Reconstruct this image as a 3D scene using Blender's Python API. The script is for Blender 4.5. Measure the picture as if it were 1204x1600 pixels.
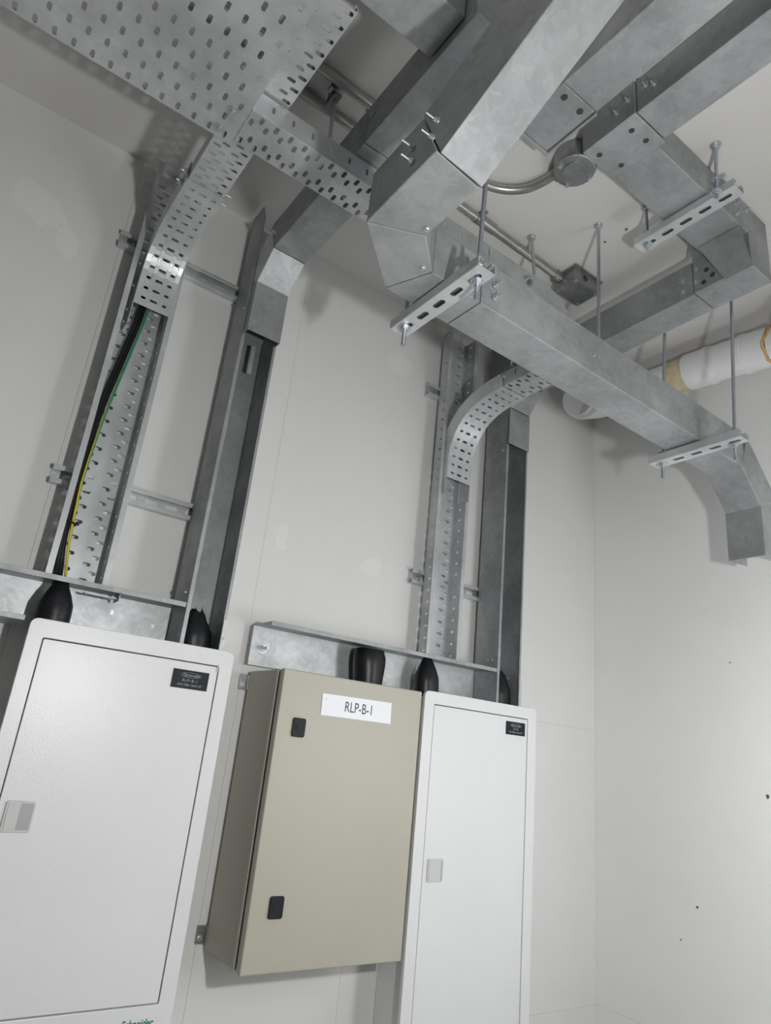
import bpy, math, random
from mathutils import Vector, Matrix
random.seed(7)
for o in list(bpy.data.objects): bpy.data.objects.remove(o, do_unlink=True)
S = bpy.context.scene
COL = S.collection
V = Vector

# ------------------------------------------------------------------ camera
CAM = V((0.0, -1.6, 1.5))
R_ = V((0.80432081, -0.58577335, 0.0996876))       # right
D_ = V((0.27527115, 0.21865397, -0.93617105))      # down
F_ = V((0.52658696, 0.78042298, 0.33711444))       # forward
cd = bpy.data.cameras.new('camera'); cam = bpy.data.objects.new('camera', cd); COL.objects.link(cam)
m = Matrix((( R_.x, -D_.x, -F_.x, CAM.x), (R_.y, -D_.y, -F_.y, CAM.y), (R_.z, -D_.z, -F_.z, CAM.z), (0, 0, 0, 1)))
cam.matrix_world = m
cd.sensor_fit = 'VERTICAL'; cd.sensor_height = 36.0; cd.lens = 36.0 * 1050.68 / 1600.0
cd.clip_start = 0.02
S.camera = cam

# ------------------------------------------------------------------ world, lights, exposure
W = bpy.data.worlds.new('world'); S.world = W; W.use_nodes = True
W.node_tree.nodes['Background'].inputs[0].default_value = (0.8, 0.85, 0.9, 1)
W.node_tree.nodes['Background'].inputs[1].default_value = 0.02
S.view_settings.view_transform = 'Standard'; S.view_settings.look = 'None'
S.view_settings.gamma = 1.0; S.view_settings.use_curve_mapping = False
S.view_settings.exposure = -0.15
# key light: an assumed compact hand lamp on a stand right of the viewer (its place follows from the shadows in the photograph)
KEY = V((.53, -1.62, 1.63)); KEY_W = 39.0
FILL_LAMP = 2.5  # strength of the added fill batten
FILL_TUBE = 15.0  # glow of the added tube lantern on the right

H = 2.94          # ceiling
XR = 2.07         # right wall
XL, YF = -2.1, -4.6

# ------------------------------------------------------------------ materials
def nt(name):
    mt = bpy.data.materials.new(name); mt.use_nodes = True
    t = mt.node_tree; b = t.nodes['Principled BSDF']
    return mt, t, b
def link(t, a, b): t.links.new(a, b)
def coords(t, scale=1.0):
    tc = t.nodes.new('ShaderNodeTexCoord'); mp = t.nodes.new('ShaderNodeMapping')
    oi = t.nodes.new('ShaderNodeNewGeometry')
    mp.inputs['Scale'].default_value = (scale, scale, scale)
    link(t, oi.outputs['Position'], mp.inputs['Vector'])
    return mp.outputs['Vector']
def noise(t, vec, scale, detail=3, rough=.5):
    n = t.nodes.new('ShaderNodeTexNoise'); n.inputs['Scale'].default_value = scale
    n.inputs['Detail'].default_value = detail; n.inputs['Roughness'].default_value = rough
    link(t, vec, n.inputs['Vector']); return n.outputs['Fac']
def ramp(t, fac, stops):
    r = t.nodes.new('ShaderNodeValToRGB'); el = r.color_ramp.elements
    while len(el) < len(stops): el.new(.5)
    for e, (p, c) in zip(el, stops): e.position = p; e.color = (*c, 1) if len(c) == 3 else c
    link(t, fac, r.inputs['Fac']); return r.outputs['Color']
def mixc(t, fac, a, b, mode='MIX'):
    n = t.nodes.new('ShaderNodeMix'); n.data_type = 'RGBA'; n.blend_type = mode
    for s, v in ((n.inputs[0], fac), (n.inputs[6], a), (n.inputs[7], b)):
        if hasattr(v, 'is_output'): link(t, v, s)
        elif isinstance(v, tuple): s.default_value = (*v, 1)
        else: s.default_value = v
    return n.outputs[2]
def bump(t, b, h, strength, dist=.002):
    n = t.nodes.new('ShaderNodeBump'); n.inputs['Strength'].default_value = strength
    n.inputs['Distance'].default_value = dist
    link(t, h, n.inputs['Height']); link(t, n.outputs['Normal'], b.inputs['Normal'])
def g3(v): return (v, v, v)

def plain(name, col, rough=.5, metal=0.0, grain=0.0, gs=60, coat=0):
    mt, t, b = nt(name)
    b.inputs['Roughness'].default_value = rough; b.inputs['Metallic'].default_value = metal
    if coat: b.inputs['Coat Weight'].default_value = coat
    v = coords(t)
    n = noise(t, v, gs, 3)
    c = ramp(t, n, [(.3, tuple(x * (1 - grain) for x in col)), (.7, tuple(min(1, x * (1 + grain)) for x in col))])
    link(t, c, b.inputs['Base Color'])
    return mt

def paint(name, col, var=.04, smudge=.0, rough=.55):
    mt, t, b = nt(name); v = coords(t)
    n = noise(t, v, 2.2, 5, .6); n2 = noise(t, v, 14, 4, .6); n3 = noise(t, v, 160, 2)
    c = ramp(t, n, [(.3, tuple(x * (1 - var) for x in col)), (.7, tuple(min(1, x * (1 + var)) for x in col))])
    if smudge:
        sm = ramp(t, n2, [(.62, g3(0)), (.82, g3(1))])
        f = t.nodes.new('ShaderNodeMath'); f.operation = 'MULTIPLY'; f.inputs[1].default_value = smudge
        link(t, sm, f.inputs[0])
        c = mixc(t, f.outputs[0], c, tuple(x * .86 for x in col))
    link(t, c, b.inputs['Base Color']); b.inputs['Roughness'].default_value = rough
    bump(t, b, n3, .08, .001)
    return mt

def galv(name, lo, hi, rough=.42, metal=.42, tint=(.96, 1.0, 1.015), spangle=38, patch=.35):
    mt, t, b = nt(name); v = coords(t)
    vo = t.nodes.new('ShaderNodeTexVoronoi'); vo.inputs['Scale'].default_value = spangle
    nz = t.nodes.new('ShaderNodeTexNoise'); nz.inputs['Scale'].default_value = 18; nz.inputs['Detail'].default_value = 3
    link(t, v, nz.inputs['Vector'])
    add = mixc(t, .06, v, nz.outputs['Color'], 'ADD')
    link(t, add, vo.inputs['Vector'])
    sp = t.nodes.new('ShaderNodeSeparateColor'); link(t, vo.outputs['Color'], sp.inputs[0])
    cl = noise(t, v, 7, 5, .62)
    fac = mixc(t, patch, ramp(t, cl, [(.3, g3(0)), (.72, g3(1))]), sp.outputs[0])
    c = ramp(t, fac, [(.1, tuple(lo * x for x in tint)), (.85, tuple(min(1, hi * x) for x in tint))])
    link(t, c, b.inputs['Base Color'])
    rr = ramp(t, fac, [(0, g3(rough + .1)), (1, g3(rough - .06))])
    link(t, rr, b.inputs['Roughness'])
    b.inputs['Metallic'].default_value = metal
    fine = noise(t, v, 220, 2)
    bump(t, b, fine, .06, .0008)
    return mt

M = {}
M['wall'] = paint('wall_paint', (.75, .749, .732), .03, .35)
M['wall3'] = paint('grey_wall_paint', (.36, .37, .37), .03, .2)
M['wall2'] = paint('wall_paint_right', (.89, .89, .88), .025, .12)
M['ceil'] = paint('ceiling_paint', (.65, .642, .626), .025, .15)
M['floor'] = paint('floor_paint', (.34, .34, .335), .06, .3, .4)
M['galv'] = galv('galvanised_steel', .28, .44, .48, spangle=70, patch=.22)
M['galv_lit'] = galv('galvanised_steel_lit', .44, .70, .43, spangle=90, patch=.25)  # lit copy of the galvanised steel: caught light put into a brighter colour
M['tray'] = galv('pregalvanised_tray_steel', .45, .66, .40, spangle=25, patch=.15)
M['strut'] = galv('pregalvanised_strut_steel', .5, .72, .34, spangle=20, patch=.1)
M['zinc'] = plain('zinc_plated_bolt', (.56, .59, .62), .38, .8, .1, 300)
M['rod'] = plain('zinc_threaded_rod', (.50, .54, .58), .38, .9, .1, 200)
M['white'] = plain('white_powder_coat', (.78, .785, .795), .34, 0, .012, 6, 0)
bump(M['white'].node_tree, M['white'].node_tree.nodes['Principled BSDF'], noise(M['white'].node_tree, coords(M['white'].node_tree), 330, 2), .35, .0006)
M['beige'] = plain('beige_powder_coat', (.43, .416, .343), .42, 0, .02, 5)
M['black'] = plain('black_plastic', (.016, .018, .022), .5, 0, .1)
M['black'].node_tree.nodes['Principled BSDF'].inputs['Specular IOR Level'].default_value = .2
M['rubber'] = plain('black_heat_shrink', (.010, .011, .013), .36, 0, .2, 25)
M['rubber'].node_tree.nodes['Principled BSDF'].inputs['Specular IOR Level'].default_value = .32
M['gap'] = plain('dark_gasket', (.05, .05, .05), .8)
M['lightgrey'] = plain('light_grey_plastic', (.60, .61, .60), .45)
M['midgrey'] = plain('mid_grey_plastic', (.40, .41, .41), .45)
M['label'] = plain('white_label_plastic', (.82, .84, .87), .4)
M['ink'] = plain('black_ink', (.03, .03, .035), .6)
M['engrave'] = plain('engraved_white', (.42, .44, .46), .6)
M['green_ink'] = plain('green_ink', (.02, .22, .10), .5)
M['pvc'] = plain('white_pvc', (.82, .82, .83), .3, 0, .015, 8)
M['sealant'] = plain('orange_sealant', (.62, .36, .12), .5, 0, .25, 60)
M['glue'] = plain('cream_sealant', (.66, .56, .38), .5, 0, .15, 40)
M['plate_dark'] = plain('conduit_box_steel', (.33, .34, .34), .4, .8, .15, 40)
M['conduit'] = plain('conduit_steel', (.46, .46, .44), .36, .85, .12, 30)
M['mark'] = plain('dark_scuff', (.12, .11, .10), .8)
def stripe_mat():
    mt, t, b = nt('green_yellow_insulation')
    g = t.nodes.new('ShaderNodeNewGeometry'); sx = t.nodes.new('ShaderNodeSeparateXYZ')
    link(t, g.outputs['Normal'], sx.inputs[0])
    a = t.nodes.new('ShaderNodeMath'); a.operation = 'GREATER_THAN'; a.inputs[1].default_value = -.1
    n = noise(t, coords(t), 5, 1)
    ad = t.nodes.new('ShaderNodeMath'); ad.operation = 'ADD'
    zz = t.nodes.new('ShaderNodeSeparateXYZ'); link(t, g.outputs['Position'], zz.inputs[0])
    mr = t.nodes.new('ShaderNodeMapRange'); mr.inputs[1].default_value = 1.9; mr.inputs[2].default_value = 2.3
    mr.inputs[3].default_value = -.75; mr.inputs[4].default_value = .75
    link(t, zz.outputs[2], mr.inputs[0])
    link(t, sx.outputs[0], ad.inputs[0]); link(t, mr.outputs[0], ad.inputs[1])
    link(t, ad.outputs[0], a.inputs[0])
    c = mixc(t, a.outputs[0], (.62, .50, .03), (.02, .22, .09))
    link(t, c, b.inputs['Base Color']); b.inputs['Roughness'].default_value = .4
    return mt
M['earth'] = stripe_mat()
def emis(name, col, st):
    mt, t, b = nt(name)
    b.inputs['Emission Color'].default_value = (*col, 1); b.inputs['Emission Strength'].default_value = st
    b.inputs['Base Color'].default_value = (.9, .9, .9, 1)
    return mt

# ------------------------------------------------------------------ mesh helpers
ORG = {}
def org(o): return ORG.get(o.name, V((0, 0, 0))) if o else V((0, 0, 0))
def tag(o, label=None, cat=None, group=None, kind=None):
    if label: o['label'] = label
    if cat: o['category'] = cat
    if group: o['group'] = group
    if kind: o['kind'] = kind
    return o
def thing(name, loc, label, cat, group=None):
    o = bpy.data.objects.new(name, None); COL.objects.link(o); o.location = loc; o.empty_display_size = .05
    ORG[o.name] = V(loc); return tag(o, label, cat, group)

class MB:
    def __init__(s): s.v = []; s.f = []; s.sm = []
    def add(s, vs, fs, smooth=False):
        n = len(s.v); s.v += [V(p) for p in vs]; s.f += [tuple(i + n for i in f) for f in fs]; s.sm += [smooth] * len(fs); return s
    def box(s, x0, x1, y0, y1, z0, z1):
        x0, x1 = min(x0, x1), max(x0, x1); y0, y1 = min(y0, y1), max(y0, y1); z0, z1 = min(z0, z1), max(z0, z1)
        return s.hexa([(x0, y0, z0), (x1, y0, z0), (x1, y1, z0), (x0, y1, z0), (x0, y0, z1), (x1, y0, z1), (x1, y1, z1), (x0, y1, z1)])
    def hexa(s, c):
        return s.add(c, [(3, 2, 1, 0), (4, 5, 6, 7), (0, 1, 5, 4), (1, 2, 6, 5), (2, 3, 7, 6), (3, 0, 4, 7)])
    def prism(s, poly, off):
        n = len(poly); off = V(off); vs = [V(p) for p in poly] + [V(p) + off for p in poly]
        return s.add(vs, [tuple(range(n))[::-1], tuple(range(n, 2 * n))] + [(i, (i + 1) % n, n + (i + 1) % n, n + i) for i in range(n)])
    def cyl(s, p0, p1, r, n=12, r1=None, smooth=True, caps=True):
        p0, p1 = V(p0), V(p1); d = (p1 - p0).normalized(); a = d.orthogonal().normalized(); b = d.cross(a)
        r1 = r if r1 is None else r1; vs = []
        for p, rr in ((p0, r), (p1, r1)):
            for i in range(n):
                t = 2 * math.pi * i / n; vs.append(p + (a * math.cos(t) + b * math.sin(t)) * rr)
        s.add(vs, [(i, (i + 1) % n, n + (i + 1) % n, n + i) for i in range(n)], smooth)
        if caps:
            s.add(vs[:n], [tuple(range(n))[::-1]]); s.add(vs[n:], [tuple(range(n))])
        return s
    def tube(s, pts, r, n=12, caps=True, rs=None):
        pts = [V(p) for p in pts]; L = len(pts); vs = []; a = None
        for i, p in enumerate(pts):
            d = (pts[min(i + 1, L - 1)] - pts[max(i - 1, 0)]).normalized()
            a = d.orthogonal().normalized() if a is None else (a - d * a.dot(d)).normalized()
            b = d.cross(a); rr = rs[i] if rs else r
            for k in range(n):
                t = 2 * math.pi * k / n; vs.append(p + (a * math.cos(t) + b * math.sin(t)) * rr)
        fs = [(i * n + k, i * n + (k + 1) % n, (i + 1) * n + (k + 1) % n, (i + 1) * n + k) for i in range(L - 1) for k in range(n)]
        s.add(vs, fs, True)
        if caps: s.add(vs[:n], [tuple(range(n))[::-1]]); s.add(vs[-n:], [tuple(range(n))])
        return s
    def build(s, name, mat, parent=None, bevel=0, solid=0, soff=0, label=None):
        o_ = org(parent); me = bpy.data.meshes.new(name)
        me.from_pydata([tuple(p - o_) for p in s.v], [], s.f)
        me.polygons.foreach_set('use_smooth', s.sm); me.update()
        me.materials.append(M[mat] if isinstance(mat, str) else mat)
        o = bpy.data.objects.new(name, me); COL.objects.link(o)
        if parent: o.parent = parent; ORG[o.name] = o_
        if solid:
            k = o.modifiers.new('solid', 'SOLIDIFY'); k.thickness = solid; k.offset = soff
        if bevel:
            k = o.modifiers.new('bevel', 'BEVEL'); k.width = bevel; k.segments = 2; k.limit_method = 'ANGLE'; k.angle_limit = math.radians(40)
        if label: o['label'] = label
        return o

def rrect(x0, x1, z0, z1, r, n=4):
    pts = []
    for cx, cz, a0 in ((x1 - r, z1 - r, 0), (x0 + r, z1 - r, 90), (x0 + r, z0 + r, 180), (x1 - r, z0 + r, 270)):
        for i in range(n + 1):
            a = math.radians(a0 + 90 * i / n); pts.append((cx + r * math.cos(a), cz + r * math.sin(a)))
    return pts
def rplate(name, x0, x1, z0, z1, y0, y1, r, mat, parent, bevel=.001, **k):
    return MB().prism([(x, y0, z) for x, z in rrect(x0, x1, z0, z1, r)], (0, y1 - y0, 0)).build(name, mat, parent, bevel, **k)

def slot_cell(mb, fn, a0, a1, b0, b1, ac, bc, ha, hb):
    ch = min(ha, hb) * .62
    inner = [(ac + ha, bc - hb + ch), (ac + ha, bc + hb - ch), (ac + ha - ch, bc + hb), (ac - ha + ch, bc + hb),
             (ac - ha, bc + hb - ch), (ac - ha, bc - hb + ch), (ac - ha + ch, bc - hb), (ac + ha - ch, bc - hb)]
    outer = [(a1, b0), (a1, b1), (a0, b1), (a0, b0)]
    mb.add([fn(*p) for p in inner + outer],
           [(0, 8, 9, 1), (1, 9, 2), (2, 9, 10, 3), (3, 10, 4), (4, 10, 11, 5), (5, 11, 6), (6, 11, 8, 7), (7, 8, 0)])
def sheet(mb, fn, L, W, bands, pitch, a_off=0.0, step=None, bend_skip=None):
    """perforated sheet: bands = [(b0, b1, [centres], half_across, half_along)], cells alternate between the centres"""
    def strip(b0, b1):
        n = max(1, int(math.ceil(L / (step or L)))); 
        for i in range(n):
            p, q = L * i / n, L * (i + 1) / n
            mb.add([fn(p, b0), fn(q, b0), fn(q, b1), fn(p, b1)], [(0, 1, 2, 3)])
    cur = 0
    for b0, b1, cs, hb, ha, ph in bands:
        if b0 > cur + 1e-6: strip(cur, b0)
        cl = pitch / len(cs); n = int((L - a_off) / cl); st = a_off + (L - a_off - n * cl) / 2
        if st > 1e-6: mb.add([fn(0, b0), fn(st, b0), fn(st, b1), fn(0, b1)], [(0, 1, 2, 3)])
        for i in range(n):
            a0 = st + i * cl; bc = cs[(i + ph) % len(cs)]
            if bc is None:
                mb.add([fn(a0, b0), fn(a0 + cl, b0), fn(a0 + cl, b1), fn(a0, b1)], [(0, 1, 2, 3)])
            else: slot_cell(mb, fn, a0, a0 + cl, b0, b1, a0 + cl / 2, bc, ha, hb)
        e = st + n * cl
        if e < L - 1e-6: mb.add([fn(e, b0), fn(L, b0), fn(L, b1), fn(e, b1)], [(0, 1, 2, 3)])
        cur = b1
    if cur < W - 1e-6: strip(cur, W)

class Path:
    def __init__(s, pts):
        s.p = [V(p) for p in pts]; s.c = [0]
        for a, b in zip(s.p, s.p[1:]): s.c.append(s.c[-1] + (b - a).length)
        s.L = s.c[-1]
        n = len(s.p); s.t = [(s.p[min(i + 1, n - 1)] - s.p[max(i - 1, 0)]).normalized() for i in range(n)]
    def at(s, a):
        if a <= 0: return s.p[0] + s.t[0] * a, s.t[0]
        if a >= s.L: return s.p[-1] + s.t[-1] * (a - s.L), s.t[-1]
        for i in range(len(s.c) - 1):
            if a <= s.c[i + 1]:
                k = (a - s.c[i]) / (s.c[i + 1] - s.c[i]); return s.p[i].lerp(s.p[i + 1], k), s.t[i].lerp(s.t[i + 1], k).normalized()
def smooth_path(pts, n=8):
    pts = [V(p) for p in pts]; out = []
    P = [pts[0] * 2 - pts[1]] + pts + [pts[-1] * 2 - pts[-2]]
    for i in range(1, len(P) - 2):
        for k in range(n):
            t = k / n; a, b, c, d = P[i - 1], P[i], P[i + 1], P[i + 2]
            out.append(.5 * ((2 * b) + (c - a) * t + (2 * a - 5 * b + 4 * c - d) * t * t + (3 * b - a - 3 * c + d) * t ** 3))
    out.append(pts[-1]); return out

def perf_tray(root, pts, B, W0, W1, Hf, lip, sign, bands, pitch, mat='tray', ext=(0, 0), fl_pitch=.036, fl_half=(.006, .0035), which=(0, 1), step=.03, lip_in=True, a_off=0):
    """perforated tray swept along pts (edge b=0); B = across, N = T x B * sign = the flange side"""
    P = Path(pts); B = V(B).normalized()
    def w(a): return W0 + (W1 - W0) * max(0, min(1, a / P.L))
    def N(t): return t.cross(B).normalized() * sign
    Wn = W0
    def base(a, b): p, t = P.at(a); return p + B * (b / Wn * w(a))
    mb = MB(); sheet(mb, base, P.L, Wn, bands, pitch, a_off, step); mb.build('base', mat, root, 0, .0016)
    for side in which:
        mb = MB(); L = P.L + ext[0] + ext[1]
        def fl(a, b, side=side):
            a -= ext[0]; p, t = P.at(a); return p + B * (w(a) * side) + N(t) * b
        fb = [(Hf * .34, Hf * .34 + fl_half[0] * 2.6, [Hf * .34 + fl_half[0] * 1.3], fl_half[0], fl_half[1], 0)] if fl_pitch else []
        sheet(mb, fl, L, Hf, fb, fl_pitch or .05, 0, step)
        s = (1 if side == 0 else -1) * (1 if lip_in else -1)
        n = max(1, int(L / step))
        for i in range(n):
            q = []
            for a in (L * i / n, L * (i + 1) / n):
                p, t = P.at(a - ext[0]); e = p + B * (w(a - ext[0]) * side) + N(t) * Hf
                q += [e, e + B * (lip * s)]
            mb.add(q, [(0, 2, 3, 1)])
        mb.build('flange', mat, root, 0, .0016)

def miter_duct(root, pts, w, h, side, mat='galv', names=None, gap=.0012, mats=None, sides=None):
    """closed rectangular ducting along a centre line; every straight length is a part of its own"""
    pts = [V(p) for p in pts]; n = len(pts)
    ds = [(b - a).normalized() for a, b in zip(pts, pts[1:])]
    out = []
    for i in range(n - 1):
        d = ds[i]; sd = V(sides[i] if sides else side); sd = (sd - d * sd.dot(d)).normalized(); up = sd.cross(d)
        cor = [sd * (w / 2 * a) + up * (h / 2 * b) for a, b in ((-1, -1), (1, -1), (1, 1), (-1, 1))]
        ends = []
        for j, e in ((i, 0), (i + 1, 1)):
            k = j - 1 if e == 0 else j + 1
            nb = ds[i - 1] if e == 0 and i > 0 else (ds[i + 1] if e == 1 and i < n - 2 else d)
            pn = (d + nb).normalized(); vs = []
            for c in cor:
                q = pts[j] + c; tt = (pts[j] - q).dot(pn) / d.dot(pn); q = q + d * tt
                if nb is not d: q = q + d * (gap if e == 0 else -gap)
                vs.append(q)
            ends.append(vs)
        o = MB().hexa(ends[0] + ends[1]).build(names[i] if names else 'section', mats[i] if mats else mat, root, .002)
        out.append(o)
    return out

def bolt(mb, p, d, r=.006, L=.012, shank=.02):
    p, d = V(p), V(d).normalized()
    mb.cyl(p, p + d * .0015, r * 1.6, 14); mb.cyl(p + d * .0015, p + d * (.0015 + L * .5), r, 6, smooth=False)
    if shank: mb.cyl(p + d * (.0015 + L * .5), p + d * (.0015 + L * .5 + shank), r * .5, 8)
def bolts(root, ps, d, name='bolt', **k):
    for p in ps:
        mb = MB(); bolt(mb, p, d, **k); mb.build(name, 'zinc', root)

def text_mesh(txt, size, mat, parent, loc, name='lettering', sx=1.0, shear=0.0, align='CENTER', ext=.0003, space=1.0, bold=0):
    c = bpy.data.curves.new('t', 'FONT'); c.body = txt; c.size = size; c.align_x = align; c.align_y = 'CENTER'
    c.extrude = ext; c.shear = shear; c.space_character = space; c.offset = bold
    o = bpy.data.objects.new('t', c); COL.objects.link(o)
    dg = bpy.context.evaluated_depsgraph_get(); me = bpy.data.meshes.new_from_object(o.evaluated_get(dg))
    bpy.data.objects.remove(o, do_unlink=True)
    me.name = name
    for v in me.vertices: v.co = V((v.co.x * sx, -v.co.z, v.co.y)) + V(loc) - org(parent)
    me.materials.clear(); me.materials.append(M[mat])
    r = bpy.data.objects.new(name, me); COL.objects.link(r); r.parent = parent; ORG[r.name] = org(parent); return r

def struct(o): o['kind'] = 'structure'; return o

# ================================================================== the room
struct(MB().box(XL, XR, YF, 0.05, -.1, 0).build('floor', 'floor'))
struct(MB().box(XL, XR + .1, YF, .1, H, H + .1).build('ceiling', 'ceil'))
wb = struct(MB().box(XL, XR + .1, .004, .1, 0, H).build('wall_back', 'wall'))
def panel(x0, x1, z0, z1):
    g = .00025
    MB().box(x0 + g, x1 - g, 0, .0038, z0 + g, z1 - g).build('panel', 'wall', wb)
for x0, x1, z0, z1 in [(XL, -.353, 0, H), (-.353, .174, 0, H), (.174, .702, 0, H), (.702, XR, 1.652, H), (.702, 1.092, 0, 1.652), (1.092, XR, .83, 1.652), (1.092, XR, 0, .83)]:
    panel(x0, x1, z0, z1)
wr = struct(MB().box(XR + .004, XR + .1, YF, .05, 0, H).build('wall_right', 'wall2'))
for z0, z1 in ((0, .83), (.83, H)):
    MB().box(XR, XR + .0038, YF, 0, z0 + .0003, z1 - .0003).build('panel', 'wall2', wr)
struct(MB().box(XL - .1, XL, YF, .1, 0, H).build('wall_left', 'wall3'))
struct(MB().box(XL - .1, XR + .1, YF - .1, YF, 0, H).build('wall_front', 'wall3'))
def scuff(parent, p, n, r, k=1.6):
    p, n = V(p), V(n); u = n.orthogonal().normalized(); w_ = n.cross(u); pts = []
    for i in range(7):
        a = i / 7 * 6.283; rr = r * random.uniform(.6, 1.2); pts.append(p + n * .0004 + u * math.cos(a) * rr + w_ * math.sin(a) * rr * k * .6)
    MB().prism(pts, n * .0006).build('chip', 'mark', parent)
for y, z, r in ((-.357, 1.174, .005), (-.504, 1.87, .003), (-.584, 1.495, .006), (-.30, 1.079, .003), (-.62, 2.42, .004)):
    scuff(wr, (XR, y, z), (-1, 0, 0), r)
M['filler'] = paint('filler_patch_paint', (.79, .79, .78), .02, 0, .75)
def patch(cx, cz, rx, rz, rot=0):
    pts = []
    for i in range(18):
        a = i / 18 * 6.2832; k = random.uniform(.72, 1.12); u, w_ = rx * k * math.cos(a), rz * k * math.sin(a)
        pts.append((cx + u * math.cos(rot) - w_ * math.sin(rot), -.0001, cz + u * math.sin(rot) + w_ * math.cos(rot)))
    MB().prism(pts, (0, -.0003, 0)).build('filler_patch', 'filler', wb)
for a in ((-.02, 2.665, .075, .05, -.5), (.06, 2.60, .03, .045, .2), (.748, 2.02, .022, .045, .1), (1.052, 2.008, .042, .03, .3), (1.075, 2.71, .05, .05, -.6)): patch(*a)
ce = bpy.data.objects['ceiling']
for x, y in ((1.31, -.632), (1.312, -.701)): scuff(ce, (x, y, H), (0, 0, -1), .006)

# added fill light behind the camera: an unseen batten lifting the ambient level
def lamp(name, x0, x1, y0, y1, z, st, label):
    t = thing(name, ((x0 + x1) / 2, (y0 + y1) / 2, z), label, 'lamp')
    MB().box(x0, x1, y0, y1, z + .03, z + .08).build('housing', 'white', t, .004)
    MB().box(x0 + .01, x1 - .01, y0 + .01, y1 - .01, z, z + .029).build('diffuser', emis('fill_glow', (1, .98, .94), st), t, .006)
    for k in (.2, .8):
        x = x0 + (x1 - x0) * k; y = (y0 + y1) / 2 if (x1 - x0) > (y1 - y0) else y0 + (y1 - y0) * k
        if (x1 - x0) <= (y1 - y0): x = (x0 + x1) / 2
        MB().cyl((x, y, z + .08), (x, y, H), .004, 8).build('suspension_rod', 'rod', t)
lamp('fill_batten', -.3, .9, -4.2, -4.05, 2.45, FILL_LAMP, 'added fill light, a long suspended white batten behind the viewer')
def assumed_work_lamp():  # unseen lamp, assumed from the direction of the cast shadows
    x, y, z = KEY
    t = thing('assumed_work_lamp', (x, y - .09, 0), 'assumed small work lamp on a thin tripod right of the viewer', 'lamp')
    for k in range(3):
        a = math.radians(90 + 120 * k)
        MB().cyl((x, y - .09, .45), (x + .38 * math.cos(a), y - .09 + .38 * math.sin(a), .008), .008, 10).build('leg', 'black', t)
    MB().cyl((x, y - .09, .40), (x, y - .09, z - .045), .011, 12).build('pole', 'black', t)
    MB().box(x - .05, x + .05, y - .12, y - .06, z - .045, z + .045).build('housing', 'black', t, .006)
    MB().cyl((x, y - .06, z), (x, y - .058, z), .035, 24).build('lens', 'label', t)
    l = bpy.data.lights.new('assumed_work_lamp_light', 'POINT'); l.energy = KEY_W; l.shadow_soft_size = .03; l.color = (1, .99, .975)
    lo = bpy.data.objects.new('assumed_work_lamp_light', l); COL.objects.link(lo); lo.parent = t; lo.location = (0, .09, z)
assumed_work_lamp()
def fill_tube(x, y, z0, z1):  # added unseen lantern brightening the right wall and corner; lamp type assumed
    t = thing('fill_tube', (x, y, 0), 'added fill light, a fat upright tube lantern standing near the right wall', 'lamp')
    MB().cyl((x, y, 0), (x, y, .02), .11, 24).build('base', 'black', t, .003)
    MB().cyl((x, y, .02), (x, y, z0 - .03), .010, 12).build('pole', 'black', t)
    MB().cyl((x, y, z0 - .03), (x, y, z0 - .001), .104, 28).build('socket', 'black', t)
    MB().cyl((x, y, z0), (x, y, z1), .10, 28).build('tube', emis('fill_tube_glow', (.97, .985, 1), FILL_TUBE), t)
    MB().cyl((x, y, z1 + .001), (x, y, z1 + .02), .104, 28).build('end_cap', 'black', t)
fill_tube(1.58, -1.42, 1.20, 1.85)

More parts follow.
